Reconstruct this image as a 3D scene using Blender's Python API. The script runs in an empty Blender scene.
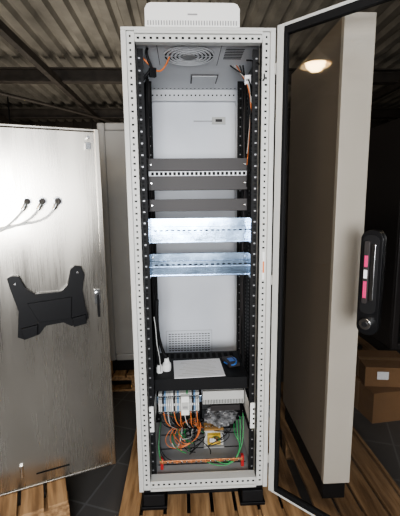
import bpy, bmesh, math, random
from mathutils import Vector, Matrix
random.seed(7)
S=bpy.context.scene
try: S.view_settings.look='AgX - Medium High Contrast'
except Exception: pass
# ------------------------------------------------------------ materials
def mat(name,col,rough=.5,metal=0,noise=0,scale=8,bump=0,aniso=None,trans=0,emit=0,coat=0,spec=None):
    m=bpy.data.materials.new(name); m.use_nodes=True
    nt=m.node_tree; b=nt.nodes['Principled BSDF']
    b.inputs['Base Color'].default_value=(*col,1); b.inputs['Roughness'].default_value=rough
    b.inputs['Metallic'].default_value=metal
    if spec is not None: b.inputs['Specular IOR Level'].default_value=spec
    if trans: b.inputs['Transmission Weight'].default_value=trans
    if coat: b.inputs['Coat Weight'].default_value=coat
    if emit:
        b.inputs['Emission Color'].default_value=(*col,1); b.inputs['Emission Strength'].default_value=emit
    if noise or bump:
        tc=nt.nodes.new('ShaderNodeTexCoord'); mp=nt.nodes.new('ShaderNodeMapping')
        if aniso: mp.inputs['Scale'].default_value=aniso
        nz=nt.nodes.new('ShaderNodeTexNoise'); nz.inputs['Scale'].default_value=scale; nz.inputs['Detail'].default_value=6
        nt.links.new(tc.outputs['Object'],mp.inputs['Vector']); nt.links.new(mp.outputs[0],nz.inputs['Vector'])
        if noise:
            r=nt.nodes.new('ShaderNodeValToRGB')
            r.color_ramp.elements[0].position=.3; r.color_ramp.elements[1].position=.7
            r.color_ramp.elements[0].color=(*[c*(1-noise) for c in col],1)
            r.color_ramp.elements[1].color=(*[min(1,c*(1+noise)) for c in col],1)
            nt.links.new(nz.outputs['Fac'],r.inputs[0]); nt.links.new(r.outputs[0],b.inputs['Base Color'])
        if bump:
            bp=nt.nodes.new('ShaderNodeBump'); bp.inputs['Strength'].default_value=bump; bp.inputs['Distance'].default_value=.01
            nt.links.new(nz.outputs['Fac'],bp.inputs['Height']); nt.links.new(bp.outputs[0],b.inputs['Normal'])
    return m
M={}
M['grey']=mat('painted_light_grey',(.53,.53,.51),.45,noise=.04,scale=5)
M['shade']=mat('grey_paint_shadowed',(.34,.33,.31),.5,noise=.05,scale=5)  # shadow on the rear cabinet put into its grey
M['back']=mat('back_panel_grey',(.72,.74,.78),.45,noise=.04,scale=4)
M['inner']=mat('interior_light_grey',(.66,.67,.69),.45,noise=.04,scale=4)
M['floorp']=mat('gland_plate_grey',(.28,.28,.28),.5,noise=.1,scale=9)
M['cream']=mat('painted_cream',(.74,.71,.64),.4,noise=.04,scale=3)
M['sidep']=mat('side_panel_beige_dimmed',(.36,.315,.26),.4,noise=.06,scale=2)  # brownish side, dimmed in its colour to set off the lit front
M['hole']=mat('hole_dark',(.012,.012,.012),.8,spec=.1)
M['black']=mat('black_powdercoat',(.010,.010,.011),.6,spec=.25)
M['blackgl']=mat('black_plastic',(.006,.006,.007),.45,spec=.25)
M['dgrey']=mat('dark_grey_metal',(.034,.030,.030),.5,spec=.35)
M['glint']=mat('cage_nut_metal',(.3,.3,.31),.4,.5)
M['steel']=mat('brushed_stainless',(.50,.47,.42),.3,1,noise=.10,scale=1.4,bump=.05)
# fine brushed grain + soft smudges on the steel
nt=M['steel'].node_tree; b_=nt.nodes['Principled BSDF']
tc=nt.nodes.new('ShaderNodeTexCoord'); mp=nt.nodes.new('ShaderNodeMapping'); mp.inputs['Scale'].default_value=(60,60,.8)
nz=nt.nodes.new('ShaderNodeTexNoise'); nz.inputs['Scale'].default_value=6; nz.inputs['Detail'].default_value=3
mp2=nt.nodes.new('ShaderNodeMapping'); mp2.inputs['Scale'].default_value=(4,4,.8)
nz2=nt.nodes.new('ShaderNodeTexNoise'); nz2.inputs['Scale'].default_value=1.6; nz2.inputs['Detail'].default_value=3
ad=nt.nodes.new('ShaderNodeMath'); ad.operation='MULTIPLY_ADD'; ad.inputs[1].default_value=.14
mr=nt.nodes.new('ShaderNodeMapRange'); mr.inputs[1].default_value=.3; mr.inputs[2].default_value=.7; mr.inputs[3].default_value=.14; mr.inputs[4].default_value=.28
nt.links.new(tc.outputs['Object'],mp.inputs[0]); nt.links.new(mp.outputs[0],nz.inputs['Vector'])
nt.links.new(tc.outputs['Object'],mp2.inputs[0]); nt.links.new(mp2.outputs[0],nz2.inputs['Vector'])
nt.links.new(nz2.outputs['Fac'],mr.inputs[0]); nt.links.new(nz.outputs['Fac'],ad.inputs[0]); nt.links.new(mr.outputs[0],ad.inputs[2]); nt.links.new(ad.outputs[0],b_.inputs['Roughness'])
b_.inputs['Anisotropic'].default_value=.5
M['zinc']=mat('zinc_plated',(.34,.45,.60),.2,1,noise=.5,scale=9,bump=.15)
M['chrome']=mat('chrome',(.7,.7,.7),.2,1)
M['copper']=mat('copper_bar',(.75,.33,.16),.35,.8)
M['white']=mat('white_plastic',(.8,.8,.78),.4)
M['paper']=mat('paper_white',(.8,.8,.82),.7)
M['ink']=mat('print_grey',(.3,.3,.3),.7)
M['lgrey']=mat('terminal_grey',(.5,.5,.48),.5)
M['blue']=mat('blue_plastic',(.04,.14,.45),.4)
M['bluel']=mat('blue_cap',(.15,.3,.5),.4)
M['green']=mat('green_plastic',(.03,.27,.08),.4)
M['orange']=mat('orange_wire',(.68,.2,.06),.4)
M['yellow']=mat('yellow_core',(.62,.42,.06),.5)
M['red']=mat('red_plastic',(.4,.03,.03),.4)
M['pink']=mat('magenta_label',(.6,.04,.16),.5)
M['card']=mat('varnished_brown',(.32,.18,.06),.6,noise=.12,scale=14)
M['carton']=mat('cardboard',(.20,.11,.05),.8,noise=.1,scale=10)
M['tape']=mat('packing_tape',(.28,.18,.1),.3)
M['bag']=mat('plastic_bag',(.16,.16,.165),.16,bump=.7,scale=30,noise=.8)
M['lamp']=mat('lamp_emitter',(1,.85,.6),.5,emit=14)
M['bulb']=mat('warm_bulb',(1,.72,.38),.5,emit=80)
M['window_glow']=mat('added_window_glow',(.88,.92,1),.5,emit=2.4)  # emission of the added windows, for the metal to reflect
M['roofm']=mat('roof_sheet',(.29,.27,.235),.5,.3,noise=.3,scale=2)
M['beam']=mat('roof_beam',(.05,.042,.035),.6,noise=.3)
M['wall']=mat('hall_wall',(.06,.052,.045),.8,noise=.4,scale=1.5)
def woodmat():
    m=mat('pallet_wood',(.42,.23,.1),.75); nt=m.node_tree; b=nt.nodes['Principled BSDF']
    tc=nt.nodes.new('ShaderNodeTexCoord'); mp=nt.nodes.new('ShaderNodeMapping'); mp.inputs['Scale'].default_value=(14,1.2,14)
    nz=nt.nodes.new('ShaderNodeTexNoise'); nz.inputs['Scale'].default_value=3; nz.inputs['Detail'].default_value=8
    r=nt.nodes.new('ShaderNodeValToRGB')
    r.color_ramp.elements[0].position=.35; r.color_ramp.elements[0].color=(.18,.10,.045,1)
    r.color_ramp.elements[1].position=.65; r.color_ramp.elements[1].color=(.40,.25,.13,1)
    nt.links.new(tc.outputs['Object'],mp.inputs[0]); nt.links.new(mp.outputs[0],nz.inputs['Vector'])
    nt.links.new(nz.outputs['Fac'],r.inputs[0]); nt.links.new(r.outputs[0],b.inputs['Base Color']); return m
M['wood']=woodmat()
def glassmat(name,tint,f0):
    m=bpy.data.materials.new(name); m.use_nodes=True; nt=m.node_tree; nt.nodes.clear()
    o=nt.nodes.new('ShaderNodeOutputMaterial'); mx=nt.nodes.new('ShaderNodeMixShader')
    t=nt.nodes.new('ShaderNodeBsdfTransparent'); t.inputs[0].default_value=(*tint,1)
    g=nt.nodes.new('ShaderNodeBsdfGlossy'); g.inputs['Roughness'].default_value=.03
    lw=nt.nodes.new('ShaderNodeLayerWeight'); lw.inputs[0].default_value=.5
    pw=nt.nodes.new('ShaderNodeMath'); pw.operation='POWER'; pw.inputs[1].default_value=5
    ma=nt.nodes.new('ShaderNodeMath'); ma.operation='MULTIPLY_ADD'; ma.inputs[1].default_value=.9; ma.inputs[2].default_value=f0
    nt.links.new(lw.outputs['Facing'],pw.inputs[0]); nt.links.new(pw.outputs[0],ma.inputs[0])
    nt.links.new(ma.outputs[0],mx.inputs[0]); nt.links.new(t.outputs[0],mx.inputs[1]); nt.links.new(g.outputs[0],mx.inputs[2]); nt.links.new(mx.outputs[0],o.inputs[0])
    return m
M['glass']=glassmat('tinted_safety_glass',(.87,.86,.85),.05)
M['glassd']=mat('dark_glass',(.008,.008,.009),.25,spec=.3)
def floormat():
    m=mat('floor_slabs',(.06,.06,.062),.55); nt=m.node_tree; b=nt.nodes['Principled BSDF']
    tc=nt.nodes.new('ShaderNodeTexCoord'); mp=nt.nodes.new('ShaderNodeMapping'); mp.inputs['Rotation'].default_value=(0,0,.35)
    br=nt.nodes.new('ShaderNodeTexBrick'); br.offset=0; br.inputs['Scale'].default_value=1
    br.inputs['Brick Width'].default_value=.33; br.inputs['Row Height'].default_value=.33; br.inputs['Mortar Size'].default_value=.006
    br.inputs['Color1'].default_value=(.085,.08,.078,1); br.inputs['Color2'].default_value=(.07,.067,.065,1); br.inputs['Mortar'].default_value=(.12,.12,.12,1)
    nt.links.new(tc.outputs['Object'],mp.inputs[0]); nt.links.new(mp.outputs[0],br.inputs['Vector']); nt.links.new(br.outputs['Color'],b.inputs['Base Color']); return m
M['floor']=floormat()
# ------------------------------------------------------------ mesh builder
def empty(name,loc=(0,0,0),rz=0):
    e=bpy.data.objects.new(name,None); S.collection.objects.link(e); e.location=loc; e.rotation_euler=(0,0,rz); e.empty_display_size=.1; return e
class MB:
    def __init__(s): s.v=[];s.f=[];s.m=[];s.mats=[]
    def mi(s,k):
        if k not in s.mats: s.mats.append(k)
        return s.mats.index(k)
    def box(s,x0,x1,y0,y1,z0,z1,k):
        n=len(s.v); s.v+=[(x,y,z) for z in(z0,z1) for y in(y0,y1) for x in(x0,x1)]
        for f in((0,2,3,1),(4,5,7,6),(0,1,5,4),(2,6,7,3),(0,4,6,2),(1,3,7,5)):
            s.f.append([n+i for i in f]); s.m.append(s.mi(k))
    def cyl(s,c,ax,r,h,k,seg=20,r2=None):
        r2=r if r2 is None else r2; n=len(s.v); c=Vector(c)
        A={'x':(Vector((0,1,0)),Vector((0,0,1)),Vector((1,0,0))),'y':(Vector((0,0,1)),Vector((1,0,0)),Vector((0,1,0))),'z':(Vector((1,0,0)),Vector((0,1,0)),Vector((0,0,1)))}[ax]
        for rr,t in((r,-h/2),(r2,h/2)):
            for i in range(seg):
                a=2*math.pi*i/seg; s.v.append(tuple(c+A[0]*rr*math.cos(a)+A[1]*rr*math.sin(a)+A[2]*t))
        for i in range(seg):
            j=(i+1)%seg; s.f.append([n+i,n+j,n+seg+j,n+seg+i]); s.m.append(s.mi(k))
        s.f.append([n+i for i in range(seg)][::-1]); s.m.append(s.mi(k)); s.f.append([n+seg+i for i in range(seg)]); s.m.append(s.mi(k))
    def ring(s,c,ax,R,r,h,k,seg=32):
        c=Vector(c); n=len(s.v)
        A={'y':(Vector((0,0,1)),Vector((1,0,0)),Vector((0,1,0))),'z':(Vector((1,0,0)),Vector((0,1,0)),Vector((0,0,1)))}[ax]
        for i in range(seg):
            a=2*math.pi*i/seg
            for rr,t in((R,-h/2),(R,h/2),(r,h/2),(r,-h/2)):
                s.v.append(tuple(c+A[0]*rr*math.cos(a)+A[1]*rr*math.sin(a)+A[2]*t))
        for i in range(seg):
            j=(i+1)%seg
            for q in range(4):
                p=(q+1)%4; s.f.append([n+4*i+q,n+4*j+q,n+4*j+p,n+4*i+p]); s.m.append(s.mi(k))
    def poly(s,pts,y0,y1,k):   # (x,z) outline extruded along y
        n=len(s.v); L=len(pts)
        for y in(y0,y1): s.v+=[(p[0],y,p[1]) for p in pts]
        s.f.append(list(range(n,n+L))); s.m.append(s.mi(k)); s.f.append(list(range(n+2*L-1,n+L-1,-1))); s.m.append(s.mi(k))
        for i in range(L):
            j=(i+1)%L; s.f.append([n+i,n+L+i,n+L+j,n+j]); s.m.append(s.mi(k))
    def build(s,name,parent=None,bevel=0,smooth=False):
        me=bpy.data.meshes.new(name); me.from_pydata(s.v,[],s.f); 
        for k in s.mats: me.materials.append(M[k])
        me.polygons.foreach_set('material_index',s.m)
        bm=bmesh.new(); bm.from_mesh(me); bmesh.ops.recalc_face_normals(bm,faces=bm.faces); bm.to_mesh(me); bm.free()
        o=bpy.data.objects.new(name,me); S.collection.objects.link(o)
        if parent: o.parent=parent
        if bevel:
            b=o.modifiers.new('bevel','BEVEL'); b.width=bevel; b.segments=2; b.limit_method='ANGLE'
        return o
def cable(name,pts,r,k,parent=None):
    cu=bpy.data.curves.new(name,'CURVE'); cu.dimensions='3D'; cu.bevel_depth=r; cu.bevel_resolution=3; cu.resolution_u=8; cu.use_fill_caps=True
    sp=cu.splines.new('NURBS'); sp.points.add(len(pts)-1)
    for p,q in zip(sp.points,pts): p.co=(*q,1)
    sp.use_endpoint_u=True; sp.order_u=min(4,len(pts))
    cu.materials.append(M[k]); o=bpy.data.objects.new(name,cu); S.collection.objects.link(o)
    if parent: o.parent=parent
    return o
# ------------------------------------------------------------ hall shell
FZ=-.25
b=MB(); b.box(-7,7,-7,9,FZ-.1,FZ,'floor'); b.build('floor')
b=MB(); b.box(-7,7,9,9.2,FZ,4.2,'wall')
for i in range(28): b.box(-7+.5*i,-7+.5*i+.06,8.96,9,FZ,4.2,'beam')
b.build('wall_back')
b=MB(); b.box(-7.2,-7,-7,9,FZ,4.2,'wall'); b.build('wall_left')
b=MB(); b.box(7,7.2,-7,9,FZ,4.2,'wall'); b.build('wall_right')
b=MB(); b.box(-7,7,-7.2,-7,FZ,4.2,'wall'); b.build('wall_front')
for i,x in enumerate((-3.2,-.6,2.0)):  # glowing windows added behind the camera for highlights on the steel
    b=MB(); b.box(x-1.0,x+1.0,-6.99,-6.97,.7,3.1,'window_glow')
    for q in range(5): b.box(x-1.02+q*.5,x-.98+q*.5,-6.98,-6.94,.68,3.12,'beam')
    for q in range(4): b.box(x-1.02,x+1.02,-6.98,-6.94,.68+q*.8,.72+q*.8,'beam')
    b.build('added_window_%d'%(i+1))
# corrugated roof (ribs along depth)
v=[];f=[];x=-7.2
pr=[]
while x<7.2:
    for dx,dz in((0,0),(.10,0),(.13,.07),(.20,.07),(.23,0)): pr.append((x+dx,dz))
    x+=.23
for X,Z in pr: v+=[(X,-7.2,3.7+Z),(X,9.2,3.4+Z)]
for i in range(len(pr)-1): f.append([2*i,2*i+1,2*i+3,2*i+2])
me=bpy.data.meshes.new('ceiling'); me.from_pydata(v,[],f); me.materials.append(M['roofm']); o=bpy.data.objects.new('ceiling',me); S.collection.objects.link(o)
rb=empty('roof_beams')
b=MB()
for y in(4.6,7.2,-2,-5):
    z=3.22
    b.box(-7,7,y-.07,y+.07,z+.08,z+.1,'beam'); b.box(-7,7,y-.01,y+.01,z-.08,z+.1,'beam'); b.box(-7,7,y-.07,y+.07,z-.1,z-.08,'beam')
for xx in(-3.9,-1.9,3.4): b.box(xx-.04,xx+.04,-6.9,8.9,3.05,3.14,'beam')
b.build('purlins',rb)
cable('conduit',[(-4.5,2.6,3.0),(-3,4,2.95),(-1.5,6,2.9),(-.5,8.5,2.9)],.025,'beam',rb)
# ------------------------------------------------------------ main cabinet
cab=empty('electrical_cabinet')
b=MB(); W=.3; H=2.0; D=.8
b.box(-W,-W+.012,.03,D,.0,H,'inner'); b.box(W-.012,W,.03,D,.0,H,'inner')
b.box(-W+.012,W-.012,D-.03,D-.02,.04,H-.03,'back')
b.box(-W,W,.0,D,H-.012,H,'grey'); b.box(-W,W,.03,D,0,.02,'grey')
for sx in(-1,1):
    x0,x1=sorted((sx*W,sx*(W-.02))); b.box(x0,x1,0,.045,0,H-.012,'grey')
    x0,x1=sorted((sx*(W-.02),sx*(W-.052))); b.box(x0,x1,.01,.045,.0,H-.012,'grey')
    x0,x1=sorted((sx*(W-.052),sx*(W-.048))); b.box(x0,x1,.01,.07,.04,H-.04,'grey')
b.box(-W+.052,W-.052,.0,.045,H-.022,H-.012,'grey'); b.box(-W+.052,W-.052,.01,.045,H-.05,H-.022,'grey')
b.box(-W+.052,W-.052,.0,.045,0,.012,'grey'); b.box(-W+.052,W-.052,.01,.06,.012,.045,'grey')
for sx in(-1,1):
    x0,x1=sorted((sx*(W-.012),sx*(W-.05))); b.box(x0,x1,D-.07,D-.03,.02,H-.012,'inner')
b.box(-W+.05,W-.05,D-.07,D-.03,H-.09,H-.03,'inner'); b.box(-W+.05,W-.05,D-.07,D-.03,.02,.06,'inner')
for sx in(-1,1):
    for z in(.25,.75,1.25,1.75):
        x0,x1=sorted((sx*(W-.012),sx*(W-.03))); b.box(x0,x1,.045,D-.07,z-.02,z+.02,'inner')
b.build('frame',cab,.0015)
b=MB(); n=78
for i in range(n):
    z=.03+i*(H-.06)/(n-1)
    for sx in(-1,1):
        xc=sx*(W-.034)
        if i%2: b.box(xc-.003,xc+.003,.0094,.0105,z-.004,z+.004,'hole')
        else: b.box(xc-.005,xc+.005,.0094,.0105,z-.0035,z+.0035,'hole')
for i in range(20):
    x=-.235+i*.47/19
    b.box(x-.005,x+.005,.0094,.0105,H-.04,H-.032,'hole'); b.box(x-.005,x+.005,.0094,.0105,.024,.032,'hole')
    b.box(x-.004,x+.004,D-.0706,D-.069,H-.064,H-.056,'hole')
for sx in(-1,1):
    for z in(.25,.75,1.25,1.75):
        for j in range(24):
            y=.08+j*.026; xx=sx*(W-.0301); b.box(min(xx,xx-sx*.0006),max(xx,xx-sx*.0006),y,y+.011,z-.005,z+.005,'hole')
    for i in range(70):
        z=.05+i*.027; xx=sx*(W-.031); b.box(xx-.004,xx+.004,D-.0706,D-.069,z,z+.009,'hole')
b.build('frame_punching',cab)
# 19 inch rails
b=MB()
for y in(.075,.50):
    for sx in(-1,1):
        xa,xb=sorted((sx*.224,sx*.252)); b.box(xa,xb,y,y+.003,.03,H-.05,'black')
        xa,xb=sorted((sx*.252,sx*.255)); b.box(xa,xb,y-.0,y+.08,.03,H-.05,'black')
        xa,xb=sorted((sx*.255,sx*.286)); b.box(xa,xb,y+.03,y+.034,.03,H-.05,'black')
        for i in range(118):
            z=.05+i*.0159
            b.box(sx*.240-.004,sx*.240+.004,y-.0006,y+.0005,z,z+.006,'glint' if i%3==0 else 'hole')
            if i%3==1: b.box(sx*.269-.003,sx*.269+.003,y+.0294,y+.031,z,z+.006,'glint')
            xx=sx*.2519; b.box(min(xx,xx-sx*.0006),max(xx,xx-sx*.0006),y+.022,y+.034,z,z+.006,'dgrey')
b.build('rack_rails',cab)
b=MB()
for sx in(-1,1):
    xa,xb=sorted((sx*.262,sx*.286)); b.box(xa,xb,.16,.22,.42,H-.08,'black'); 
    xa,xb=sorted((sx*.246,sx*.262))
    for i in range(74): b.box(xa,xb,.16,.22,.43+i*.02,.440+i*.02,'black')
    b.box(min(sx*.262,sx*.286),max(sx*.262,sx*.286),.30,.46,.1,H-.08,'black')
    for i in range(90): 
        xx=sx*.2619; b.box(min(xx,xx-sx*.0006),max(xx,xx-sx*.0006),.33,.345,.12+i*.02,.128+i*.02,'ink'); b.box(min(xx,xx-sx*.0006),max(xx,xx-sx*.0006),.41,.425,.12+i*.02,.128+i*.02,'ink')
b.build('side_cable_ducts',cab)
random.seed(11)
for j in range(4):
    for sx in(-1,1):
        cable('rail_cable_%d_%d'%(j,sx+1),[(sx*(.222+random.uniform(0,.02)),.27+.035*j+random.uniform(-.012,.012),.3+.16*q) for q in range(11)],.0055,['black','dgrey'][j%2],cab)
# interior roof with fan
b=MB()
b.box(-W+.03,W-.03,.05,D-.05,H-.03,H-.022,'inner')
c=(-.035,.2,H-.034)
b.box(c[0]-.135,c[0]+.135,c[1]-.125,c[1]+.125,H-.0312,H-.03,'dgrey'); b.box(c[0]-.132,c[0]+.132,c[1]-.122,c[1]+.122,H-.0325,H-.031,'inner')
b.cyl((c[0],c[1],H-.033),'z',.114,.003,'hole',40)
for R in(.115,.098,.081,.064,.047): b.ring((c[0],c[1],H-.036),'z',R,R-.008,.004,'inner',40)
b.cyl((c[0],c[1],H-.037),'z',.03,.006,'ink')
for a in range(4):
    s_=math.sin(math.pi*a/4);c_=math.cos(math.pi*a/4)
    for t in range(-22,23): b.box(c[0]+c_*t*.005-.003,c[0]+c_*t*.005+.003,c[1]+s_*t*.005-.003,c[1]+s_*t*.005+.003,H-.0355,H-.0335,'inner')
for i in range(7):
    b.box(.12,.2,.13+i*.018,.135+i*.018,H-.0312,H-.0298,'hole')
b.box(-.02,.12,.46,.60,H-.034,H-.03,'dgrey'); b.box(-.013,.113,.467,.593,H-.037,H-.034,'inner')
for i in range(22):
    b.box(-.25+i*.023,-.241+i*.023,.06,.066,H-.0312,H-.0298,'hole'); b.box(-.25+i*.023,-.241+i*.023,.70,.706,H-.0312,H-.0298,'hole')
b.build('roof_fan_plate',cab)
# back panel details
b=MB(); yb=D-.03
b.box(-.195,.10,yb-.003,yb,.3,.5,'back')
for i in range(11):
    for j in range(14): b.box(-.180+j*.0195,-.166+j*.0195,yb-.0034,yb-.0025,.316+i*.016,.3215+i*.016,'dgrey')
b.box(-.197,.102,yb-.0015,yb,.298,.502,'ink')
b.box(.0,.15,yb-.010,yb,1.80,1.806,'glint'); b.box(.11,.19,yb-.014,yb,1.785,1.825,'lgrey'); b.box(.13,.17,yb-.0146,yb-.013,1.797,1.813,'dgrey')
b.build('back_panel_fittings',cab,.001)
# plinth + feet
b=MB()
b.box(-.285,.285,.03,.77,-.03,0,'black')
for sx in(-1,1):
    for y in(.06,.72):
        b.box(sx*.235-.05,sx*.235+.05,y-.045,y+.045,-.09,-.03,'black'); b.box(sx*.235-.06,sx*.235+.06,y-.05,y+.05,-.107,-.09,'blackgl')
b.box(-.2,.2,.1,.13,-.107,-.03,'black'); b.build('plinth',cab,.003)
b=MB(); b.box(.262,.272,.008,.0095,1.0,1.12,'white'); b.box(.2635,.2705,.0075,.009,1.03,1.08,'orange'); b.build('warning_label',cab)
# glazed door
dr=empty('glass_door_leaf',(.308,-.012,0),-math.pi/4); dr.parent=cab
b=MB(); Ld=.6
b.box(0,.03,-.012,.012,0,H,'grey'); b.box(.03,.045,-.014,.006,.03,H-.03,'black')
b.box(Ld-.03,Ld,-.012,.012,0,H,'grey'); b.box(Ld-.05,Ld-.03,-.014,.006,.03,H-.03,'black')
b.box(.03,Ld-.03,-.012,.012,H-.012,H,'grey'); b.box(.03,Ld-.03,-.013,.008,H-.04,H-.012,'black')
b.box(.03,Ld-.03,-.012,.012,0,.012,'grey'); b.box(.03,Ld-.03,-.013,.008,.012,.035,'black')
b.build('door_frame',dr,.002)
b=MB(); b.box(.04,Ld-.03,-.002,.002,.03,H-.03,'glass'); b.build('glass_pane',dr)
b=MB()
for z in(.15,1.0,1.85): b.cyl((-.004,.012,z),'z',.007,.07,'grey',14); b.box(-.016,.0,.0,.02,z-.02,z+.02,'grey')
b.build('hinges',dr)
b=MB()
def rr(x0,x1,z0,z1,r,n=6):
    P=[]
    for cx,cz,a0 in((x1-r,z1-r,0),(x0+r,z1-r,90),(x0+r,z0+r,180),(x1-r,z0+r,270)):
        for i in range(n+1):
            a=math.radians(a0+90*i/n); P.append((cx+r*math.cos(a),cz+r*math.sin(a)))
    return P
b.poly(rr(.360,.432,.86,1.235,.032),-.022,-.003,'blackgl'); b.poly(rr(.368,.424,.94,1.22,.022),-.03,-.022,'black')
b.poly(rr(.380,.398,.98,1.20,.006),-.045,-.03,'dgrey'); b.box(.383,.395,-.047,-.045,1.0,1.06,'pink'); b.box(.383,.395,-.047,-.045,1.07,1.10,'paper'); b.box(.383,.395,-.047,-.045,1.11,1.15,'pink')
b.poly(rr(.402,.415,.99,1.19,.005),-.038,-.03,'chrome')
b.cyl((.395,-.03,.905),'y',.02,.022,'chrome',24); b.cyl((.395,-.042,.905),'y',.010,.006,'black',16)
b.poly(rr(.360,.432,.86,1.235,.032),.003,.02,'blackgl')
b.build('swing_handle',dr,.0015)
# ------------------------------------------------------------ roof ventilation unit
b=MB()
b.poly([(-.215,H),(.175,H),(.175,H+.026),(.168,H+.038),(-.208,H+.038),(-.215,H+.026)],.12,.55,'grey')
b.box(-.2,.16,.14,.53,H+.038,H+.05,'dgrey')
b.poly([(-.215,H+.046),(.175,H+.046),(.175,H+.115),(.165,H+.132),(.15,H+.138),(-.19,H+.138),(-.205,H+.132),(-.215,H+.115)],.11,.56,'white')
for i in range(34):
    b.box(-.205+i*.011,-.2+i*.011,.1185,.1205,H+.006,H+.030,'dgrey'); b.box(-.205+i*.011,-.2+i*.011,.1085,.1105,H+.052,H+.070,'ink')
b.box(-.04,.0,.108,.11,H+.09,H+.096,'ink')
b.build('roof_ventilation_unit',None,.005)
# ------------------------------------------------------------ rack panels
def panel(name,z0,z1,y=.2,slots=False,w=.228):
    b=MB(); b.box(-w,w,y,y+.004,z0,z1,'dgrey'); b.box(-w,w,y+.004,y+.06,z0,z0+.003,'black'); b.box(-w,w,y+.004,y+.012,z1-.003,z1,'black')
    for sx in(-1,1):
        xa,xb=sorted((sx*w,sx*(w+.003))); b.box(xa,xb,.078,y+.06,z0,z1,'black')
        b.cyl((sx*(w-.012),y-.002,(z0+z1)/2),'y',.004,.004,'chrome',12)
    if slots:
        b.box(-w,w,y+.01,y+.02,z1,z1+.022,'back')
        for i in range(22): b.box(-w+.012+i*.0202,-w+.024+i*.0202,y+.009,y+.0105,z1+.004,z1+.018,'hole')
    return b.build(name,None,.001)
panel('rack_blanking_panel',1.476,1.531)
panel('rack_blanking_panel.001',1.388,1.452,slots=True)
panel('rack_blanking_panel.002',1.291,1.347)
def dinplate(name,z0,z1,y=.16,w=.227):
    b=MB(); zc=(z0+z1)/2; b.box(-w,w,y+.014,y+.017,z0,z1,'zinc'); b.box(-w,w,y,y+.014,z1-.003,z1,'zinc'); b.box(-w,w,y,y+.014,z0,z0+.003,'zinc')
    b.box(-w,w,y+.0,y+.0015,zc+.009,zc+.0175,'zinc'); b.box(-w,w,y,y+.0015,zc-.0175,zc-.009,'zinc'); b.box(-w,w,y+.007,y+.009,zc-.011,zc+.011,'zinc')
    b.box(-w,w,y+.0015,y+.007,zc+.009,zc+.0105,'zinc'); b.box(-w,w,y+.0015,y+.007,zc-.0105,zc-.009,'zinc')
    for i in range(17): b.box(-w+.018+i*.0262,-w+.033+i*.0262,y+.0064,y+.0075,zc-.003,zc+.003,'hole')
    for sx in(-1,1):
        xa,xb=sorted((sx*w,sx*(w+.003))); b.box(xa,xb,.079,y+.017,z0,z1,'zinc')
        b.cyl((sx*(w-.01),y+.013,z1-.02),'y',.004,.004,'chrome',12)
    b.build(name,None,.0008)
dinplate('din_rail_panel',1.148,1.26); dinplate('din_rail_panel.001',.99,1.098)
# ------------------------------------------------------------ shelf and things on it
b=MB(); b.box(-.226,.226,.14,.46,.482,.486,'black'); b.box(-.226,.226,.138,.142,.428,.488,'black'); 
for sx in(-1,1):
    xa,xb=sorted((sx*.226,sx*.23)); b.box(xa,xb,.079,.46,.43,.5,'black')
for i in range(12): b.box(-.19+i*.033,-.17+i*.033,.38,.44,.4855,.4865,'hole')
b.build('rack_shelf',None,.001)
def rotbox(b,c,sx,sy,z0,z1,ang,k):
    nn=len(b.v); ca,sa=math.cos(ang),math.sin(ang)
    for z in(z0,z1):
        for (u,w) in((-sx,-sy),(sx,-sy),(-sx,sy),(sx,sy)): b.v.append((c[0]+u*ca-w*sa,c[1]+u*sa+w*ca,z))
    for f in((0,2,3,1),(4,5,7,6),(0,1,5,4),(2,6,7,3),(0,4,6,2),(1,3,7,5)): b.f.append([nn+i for i in f]); b.m.append(b.mi(k))
b=MB()
rotbox(b,(-.01,.25),.125,.1,.4868,.4895,.05,'paper')
for i in range(10): rotbox(b,(-.015+(i%3)*.004,.175+i*.0165),.095-(i%4)*.012,.0018,.4895,.4899,.05,'lgrey')
b.build('printed_document',None)
def lathe(b,c,prof,k,seg=24):
    n=len(b.v)
    for r,z in prof:
        for i in range(seg): a=2*math.pi*i/seg; b.v.append((c[0]+r*math.cos(a),c[1]+r*math.sin(a),c[2]+z))
    for q in range(len(prof)-1):
        for i in range(seg):
            j=(i+1)%seg; b.f.append([n+q*seg+i,n+q*seg+j,n+(q+1)*seg+j,n+(q+1)*seg+i]); b.m.append(b.mi(k))
b=MB(); lathe(b,(-.17,.24,.4868),[(.0,0),(.02,0),(.022,.01),(.022,.035),(.014,.045),(.011,.065),(.0,.067)],'white'); lathe(b,(-.205,.22,.4868),[(.0,0),(.016,0),(.016,.025),(.01,.04),(.0,.041)],'white'); b.build('cable_plug',None)
cable('power_cable',[(-.205,.22,.52),(-.22,.2,.6),(-.21,.16,.8),(-.2,.17,.92),(-.215,.2,.75),(-.2,.25,.6),(-.17,.24,.55)],.008,'black')
cable('sensor_lead',[(-.22,.15,.8),(-.21,.15,.74),(-.215,.14,.66),(-.195,.17,.58),(-.2,.2,.5)],.0025,'lgrey')
cable('patch_cable',[(.13,.3,.492),(.17,.22,.5),(.2,.25,.52),(.19,.35,.5),(.14,.36,.492)],.004,'blue')
b=MB(); rotbox(b,(.165,.3),.03,.05,.4868,.505,.3,'dgrey'); rotbox(b,(.165,.3),.015,.02,.505,.508,.3,'blue'); b.build('network_adapter',None,.002)
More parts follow.
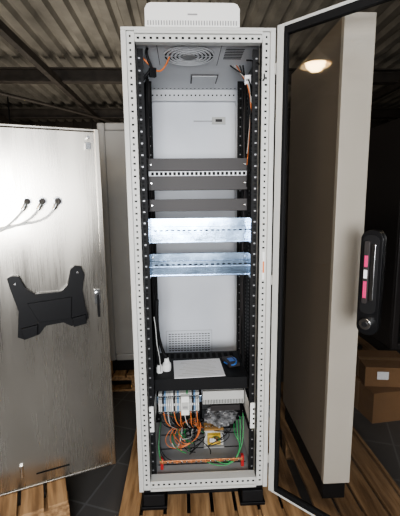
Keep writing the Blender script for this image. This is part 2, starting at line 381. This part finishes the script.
# ------------------------------------------------------------ terminals & duct
b=MB(); y=.2
b.box(-.226,.005,y+.05,y+.052,.3,.335,'zinc')
x=-.215; i=0
cols=['lgrey','lgrey','dgrey','bluel','lgrey','lgrey','lgrey','white','dgrey','lgrey','bluel','lgrey','lgrey','lgrey','lgrey','green']
while x<-.01:
    k=cols[i%len(cols)]; w=.0085
    b.box(x,x+w,y+.01,y+.05,.265,.375,k); b.box(x+.0005,x+w-.0005,y-.005,y+.01,.29,.35,k)
    b.cyl((x+w/2,y+.008,.362),'y',.0028,.006,'chrome',8); b.cyl((x+w/2,y+.008,.277),'y',.0028,.006,'chrome',8)
    b.box(x+.0005,x+w-.0005,y+.0094,y+.011,.352,.36,'hole'); b.box(x+.0005,x+w-.0005,y+.0094,y+.011,.268,.274,'hole')
    b.box(x+.002,x+w-.002,y-.0065,y-.005,.315,.328,'white'); x+=.0094; i+=1
b.box(-.1,-.06,y-.02,y+.05,.27,.37,'white'); b.box(-.097,-.063,y-.024,y-.02,.3,.34,'lgrey'); b.box(-.092,-.068,y-.027,y-.024,.31,.32,'ink')
b.build('terminal_block_row',None,.0006)
b=MB(); b.box(.01,.222,y+.02,y+.05,.31,.37,'lgrey'); b.box(.01,.222,y+.015,y+.02,.305,.375,'lgrey')
for i in range(26): b.box(.014+i*.008,.0175+i*.008,y+.0144,y+.016,.307,.33,'hole')
b.box(.05,.2,y+.005,y+.045,.272,.3,'dgrey'); b.build('wiring_duct',None,.001)
b=MB()
for sx in(-1,1):
    xa,xb=sorted((sx*.228,sx*.262)); b.box(xa,xb,.066,.072,.26,.39,'white'); xa,xb=sorted((sx*.228,sx*.231)); b.box(xa,xb,.072,.255,.27,.37,'white')
    for q in range(4): b.box(sx*.245-.005,sx*.245+.005,.0652,.067,.28+q*.025,.29+q*.025,'hole')
b.build('mounting_brackets',cab,.001)
w=empty('terminal_wiring')
for i in range(20):
    x=-.21+i*.0105; k=['black','dgrey','orange','black','lgrey','black','black','orange'][i%8]
    cable('wire_%d'%i,[(x,.205,.275),(x+.003,.2,.22),(x*.8+random.uniform(-.03,.03),.22,.17),(x*.6+random.uniform(-.05,.05),.3,.12),(x*.5+.05,.4,.06)],.0025,k,w)
for i in range(4):
    pts=[]
    for t in range(15):
        a=t/14*2*math.pi*1.1; pts.append((-.10+(.09-.01*i)*math.cos(a)+.014*i,.24+.05*math.sin(a),.12+.045*math.sin(a+.6)+.008*i))
    cable('orange_loop_%d'%i,pts,.0018,'orange',w)
for i in range(16):
    random.seed(40+i); pts=[]
    x0=random.uniform(-.15,.12)
    for t in range(7): pts.append((max(-.22,min(.21,x0+random.uniform(-.09,.09))),.15+.05*t+random.uniform(-.02,.02),.05+random.uniform(0,.13)))
    cable('loose_wire_%d'%i,pts,.0024,['black','lgrey','black','orange','black','green','dgrey','green'][i%8],w)
gw=empty('earthing_wires')
for i in range(4):
    cable('earth_wire_%d'%i,[(.0+.05*i,.11,.075),(.07+.035*i,.1,.03+.012*i),(.16,.1+.01*i,.05),(.18+.01*i,.12,.09+.02*i),(.215-.02*i,.14,.15+.01*i),(.215-.015*i,.2,.26-.02*i)],.0024,'green',gw)
for i in range(3): cable('earth_link_%d'%i,[(-.2+.03*i,.11,.07),(-.215,.1,.1),(-.22,.13,.16),(-.2,.2,.25)],.0025,['green','black','black'][i],gw)
b=MB(); b.box(-.21,.2,.105,.109,.062,.076,'copper')
for i in range(17): b.cyl((-.195+i*.0235,.102,.069),'y',.0055,.008,'chrome' if i%3 else 'copper',10)
for sx in(-1,1): b.box(sx*.2-.007,sx*.2+.007,.109,.13,.026,.085,'red')
b.build('copper_earth_busbar',None,.0008)
b=MB(); b.box(-.24,.24,.08,.74,.02,.026,'floorp')
for i in range(5): b.box(-.22,.22,.14+i*.12,.145+i*.12,.0255,.0275,'hole')
b.build('gland_plate',cab)
# transformer
b=MB()
for i in range(12): rotbox(b,(.07,.268+i*.004),.052,.0017,.036,.125,0,'dgrey' if i%2 else 'lgrey')
rotbox(b,(.07,.29),.035,.045,.052,.11,0,'yellow'); rotbox(b,(.07,.29),.03,.047,.066,.096,0,'card')
rotbox(b,(.07,.29),.052,.03,.125,.135,0,'card'); rotbox(b,(.07,.29),.055,.04,.029,.036,0,'ink'); rotbox(b,(.062,.2445),.016,.003,.07,.092,0,'white')
for i in range(6): b.cyl((.03+i*.016,.275,.139),'z',.004,.008,'chrome',10)
b.build('transformer',None,.0008)
b=MB(); b.box(-.06,.02,.52,.62,.029,.17,'black'); b.box(-.05,.01,.518,.52,.06,.14,'dgrey'); b.box(.13,.21,.42,.5,.029,.2,'blackgl'); b.build('power_supply_unit',None,.003)
def crumple(name,c,r,k,sd):
    bm=bmesh.new(); bmesh.ops.create_icosphere(bm,subdivisions=5,radius=1)
    from mathutils import noise
    for v_ in bm.verts:
        nrm=v_.co.normalized(); q=noise.noise(nrm*2.3+Vector((sd,0,0)))*.45+abs(noise.noise(nrm*5+Vector((0,sd,0))))*.35
        p=nrm*(1+q); v_.co=Vector((c[0]+p.x*r[0],c[1]+p.y*r[1],max(c[2]-r[2]*.9,c[2]+p.z*r[2])))
    me=bpy.data.meshes.new(name); bm.to_mesh(me); bm.free(); me.materials.append(M[k]); o=bpy.data.objects.new(name,me); S.collection.objects.link(o); return o
crumple('plastic_bag',(.11,.29,.19),(.07,.055,.05),'bag',3)
crumple('plastic_bag.001',(-.08,.40,.06),(.07,.05,.035),'bag',5)
# top wires
tw=empty('roof_lamp_wiring')
cable('wire_a',[(-.23,.12,1.93),(-.2,.12,1.9),(-.17,.14,1.87),(-.14,.16,1.9),(-.12,.18,1.955)],.0035,'orange',tw)
cable('wire_b',[(-.25,.1,1.80),(-.24,.11,1.83),(-.22,.12,1.86),(-.20,.12,1.88)],.006,'black',tw)
cable('wire_e',[(-.19,.12,1.88),(-.2,.1,1.91),(-.22,.09,1.94),(-.21,.12,1.965)],.006,'black',tw)
b=MB(); rotbox(b,(-.19,.12),.014,.010,1.855,1.89,.4,'blackgl'); b.build('wire_connector',tw,.002)
cable('wire_c',[(.22,.2,1.95),(.25,.05,1.9),(.262,.004,1.83),(.258,.0,1.8),(.245,.03,1.82)],.003,'black',tw)
for i in range(5): cable('wire_top_%d'%i,[(.16+.015*i,.3,1.96),(.2,.22-.02*i,1.90-.012*i),(.23,.14,1.86-.02*i),(.228,.10,1.78-.04*i),(.226,.2,1.6-.05*i)],.003,['black','lgrey','orange','dgrey','black'][i],tw)
b=MB(); b.box(.205,.232,.155,.158,1.835,1.875,'paper'); b.box(.209,.228,.1545,.1552,1.85,1.86,'ink'); b.build('wire_tag',tw)
# ------------------------------------------------------------ steel enclosure
st=empty('stainless_steel_enclosure',(-.45,.21,0),math.atan2(.362,.932))
b=MB(); HS=1.66
b.box(-.85,0,.02,.38,0,HS,'steel'); b.build('body',st,.004)
b=MB(); b.box(-.85,-.004,-.004,.019,.012,HS-.012,'steel'); b.box(-.86,.004,-.01,.02,HS-.012,HS,'steel'); b.box(-.86,.004,-.01,.02,0,.012,'steel'); b.box(-.018,.004,-.012,.02,.0,HS,'steel'); b.build('door_panel',st,.003)
b=MB(); b.poly(rr(-.056,-.028,.86,.93,.004),-.012,-.004,'chrome'); b.box(-.046,-.038,-.03,-.012,.80,.91,'blackgl'); b.cyl((-.042,-.016,.91),'y',.011,.02,'chrome'); b.box(-.06,-.035,-.02,-.004,1.57,1.6,'chrome'); b.cyl((-.047,-.02,1.62),'y',.006,.02,'chrome')
b.box(-.37,-.22,-.0055,-.004,.06,.068,'hole'); b.cyl((-.43,-.01,.1),'z',.008,.06,'chrome')
b.build('locks_and_fittings',st,.001)
def P(px,v): return (-.4105+(px-8)/75*.3125, 1.04-(v-268)/66*.297)
o1=[(7,272),(12,270),(18,271),(24,284),(32,290),(58,290),(65,284),(69,268),(73,265),(80,266),(83,275),(80,290),(82,308),(85,320),(81,325),(66,327),(58,322),(40,323),(33,331),(18,334),(12,331),(15,305),(9,282)]
b=MB(); b.poly([P(*p) for p in o1],-.03,-.006,'blackgl')
b.poly([P(*p) for p in [(24,298),(68,296),(66,318),(34,318)]],-.042,-.03,'blackgl')
b.poly([P(*p) for p in [(16,322),(32,320),(31,330),(18,333)]],-.05,-.03,'blackgl'); b.poly([P(*p) for p in [(67,318),(81,316),(82,325),(68,327)]],-.05,-.03,'blackgl')
for p in((14,278),(76,272),(20,325),(76,321)): q=P(*p); b.cyl((q[0],-.031,q[1]),'y',.005,.006,'chrome',12)
b.build('document_holder_bracket',st,.004)
for i,u in enumerate((-.311,-.252,-.19)):
    b=MB(); b.cyl((u,-.008,1.345),'y',.021,.012,'chrome',6); b.cyl((u,-.02,1.345),'y',.015,.02,'chrome',24); b.cyl((u,-.036,1.345),'y',.013,.014,'dgrey',24); b.build('cable_gland_%d'%i,st,.001)
    cable('sensor_plug_%d'%i,[(u,-.04,1.345),(u-.005,-.05,1.335),(u-.02,-.05,1.31)],.0085,'chrome',st)
    cable('sensor_cable_%d'%i,[(u-.02,-.05,1.31),(u-.05,-.055,1.27),(u-.1,-.05,1.235+.01*i),(-.43-.02*i,-.04,1.21+.01*i),(-.6,-.02,1.2),(-.8,.0,1.22)],.004,'white',st)
# ------------------------------------------------------------ neighbour cabinets
def neighbour(name,x0,y0,z1,glass=True,k='cream'):
    e=empty(name,(x0,y0,0)); b=MB()
    b.box(0,.6,.03,.73,0,z1,k); b.box(0,.06,0,.03,0,z1,k); b.box(.54,.6,0,.03,0,z1,k); b.box(.06,.54,0,.03,z1-.06,z1,k); b.box(.06,.54,0,.03,0,.06,k)
    b.build('body',e,.012)
    b=MB(); b.box(.06,.54,.01,.026,.06,z1-.06,'glassd' if glass else k); b.box(.5,.525,-.015,.01,.9,1.15,'black'); b.cyl((.512,-.018,.95),'y',.01,.01,'chrome'); b.build('door',e,.002)
    b=MB(); b.box(.02,.58,.05,.7,-.107,0,'black'); b.build('plinth',e,.002)
neighbour('switchgear_cabinet',-.72,1.45,1.93,False,'shade')
neighbour('switchgear_cabinet.001',1.75,1.5,2.0,True,'dgrey')
e=empty('narrow_side_enclosure',(.57,0,0)); b=MB()
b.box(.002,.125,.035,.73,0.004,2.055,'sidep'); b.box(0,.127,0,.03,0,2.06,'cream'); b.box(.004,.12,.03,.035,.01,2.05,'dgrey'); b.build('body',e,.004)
b=MB(); b.box(.125,.135,.05,.70,.03,2.03,'cream')
for z in(.2,1.0,1.85): b.cyl((.137,.04,z),'z',.008,.09,'cream',12)
b.build('cover',e,.002)
b=MB(); b.box(.01,.12,.03,.7,-.106,0,'black'); b.build('plinth',e,.002)
# ------------------------------------------------------------ cardboard boxes
def carton(name,c,sx,sy,z0,z1,ang):
    b=MB(); rotbox(b,c,sx,sy,z0,z1,ang,'carton'); rotbox(b,c,sx+.001,.025,z0+.002,z1+.001,ang,'tape'); rotbox(b,c,sx+.0006,.002,z0+.02,z1+.0014,ang,'card')
    rotbox(b,(c[0]+math.sin(ang)*sy-.05,c[1]-math.cos(ang)*sy),.04,.0015,z0+.06,z0+.12,ang,'paper'); b.build(name,None,.003)
carton('cardboard_box',(1.46,1.05),.24,.2,FZ,-.02,.12); carton('cardboard_box.001',(1.42,1.06),.17,.16,-.018,.13,-.15)
# ------------------------------------------------------------ pallets
def pallet(name,x0,x1,y0,y1,ztop,loc=(0,0,0),rz=0):
    e=empty(name,loc,rz); b=MB(); x=x0
    while x<x1-.02:
        w=min(.1,x1-x); b.box(x,x+w-.004,y0,y1,ztop-.022,ztop,'wood'); x+=.112
    for y in(y0,(y0+y1)/2-.045,y1-.09):
        b.box(x0,x1,y,y+.09,ztop-.044,ztop-.022,'wood')
        for xx in(x0,(x0+x1)/2-.05,x1-.1): b.box(xx,xx+.1,y,y+.09,FZ+.02,ztop-.044,'wood')
        b.box(x0,x1,y,y+.09,FZ,FZ+.02,'wood')
    b.build('boards',e,.002)
pallet('wooden_pallet',-.40,.50,-.08,1.2,-.107)
pallet('wooden_pallet.001',.53,1.0,-.12,1.2,-.107)
pallet('wooden_pallet.002',-1.0,-.24,-.16,.45,0,(-.45,.21,0),math.atan2(.362,.932))
pallet('wooden_pallet.003',-.9,-.06,1.4,2.25,-.107)
pallet('wooden_pallet.004',1.7,2.4,1.45,2.3,-.107)
# ------------------------------------------------------------ hall lamps
def lampfix(name,x,y,z,pw,col=(1,.86,.68)):
    e=empty(name,(x,y,z)); b=MB(); b.box(-.6,.6,-.07,.07,.03,.07,'white'); b.cyl((0,0,.01),'x',.018,1.1,'lamp',12); b.box(-.01,.01,-.01,.01,.07,3.38-z,'black'); b.build('fixture',e)
    l=bpy.data.lights.new(name+'_light','AREA'); l.shape='RECTANGLE'; l.size=1.2; l.size_y=.2; l.energy=pw; l.color=col
    o=bpy.data.objects.new(name+'_light',l); S.collection.objects.link(o); o.location=(0,0,-.03); o.parent=e
lampfix('hall_lamp',-3.4,6.2,2.55,30); lampfix('hall_lamp.001',5.2,4.5,2.7,20)
e=empty('pendant_lamp',(-2.7,-1.2,2.85)); b=MB()
lathe(b,(0,0,0),[(.17,0),(.16,.04),(.08,.12),(.04,.16),(.03,.2),(0,.2)],'white',28); lathe(b,(0,0,0),[(0,-.06),(.06,-.05),(.1,-.01),(.11,.03),(.06,.08)],'bulb',24); b.box(-.008,.008,-.008,.008,.2,.52,'black'); b.build('shade_and_bulb',e)
def area(name,loc,tgt,sx,sy,pw,col):
    l=bpy.data.lights.new(name,'AREA'); l.shape='RECTANGLE'; l.size=sx; l.size_y=sy; l.energy=pw; l.color=col
    o=bpy.data.objects.new(name,l); S.collection.objects.link(o); o.location=loc
    o.rotation_euler=(Vector(tgt)-Vector(loc)).to_track_quat('-Z','Y').to_euler()
area('front_key_fill',(-.1,-2.9,1.35),(0,.6,1.15),.8,.7,98,(.98,.99,1))  # unseen key light added behind the camera to brighten the cabinet interior
area('high_fill',(.6,-4,3.2),(.1,0,.8),2,1,42,(.93,.96,1))  # soft fill added high behind the camera, not a roof opening
area('warm_fill',(-2.2,-3.6,2.4),(-.4,.3,.7),.8,.8,36,(1,.82,.6))  # added warm fill from the left, without any fixture
area('roof_bounce',(-1.5,4.5,.6),(-1.5,5,3.4),3,3,80,(1,.93,.82))
wd=bpy.data.worlds.new('world'); S.world=wd; wd.use_nodes=True; wd.node_tree.nodes['Background'].inputs[0].default_value=(.65,.6,.53,1); wd.node_tree.nodes['Background'].inputs[1].default_value=.18
# ------------------------------------------------------------ camera
p=math.radians(9.1); yw=math.radians(2.6); r=math.radians(.65)
F=Vector((math.sin(yw)*math.cos(p),math.cos(yw)*math.cos(p),-math.sin(p))); R=Vector((math.cos(yw),-math.sin(yw),0)); U=R.cross(F)
R2=R*math.cos(r)-U*math.sin(r); U2=U*math.cos(r)+R*math.sin(r)
cd=bpy.data.cameras.new('camera'); co=bpy.data.objects.new('camera',cd); S.collection.objects.link(co)
mtx=Matrix((R2,U2,-F)).transposed().to_4x4(); mtx.translation=Vector((-.076,-1.554,1.35)); co.matrix_world=mtx
cd.sensor_fit='VERTICAL'; cd.sensor_height=36; cd.lens=26.02; cd.clip_start=.02
S.camera=co
bpy.context.view_layer.update()
for o in list(S.objects):
    if o.parent is None: o.location.z-=FZ
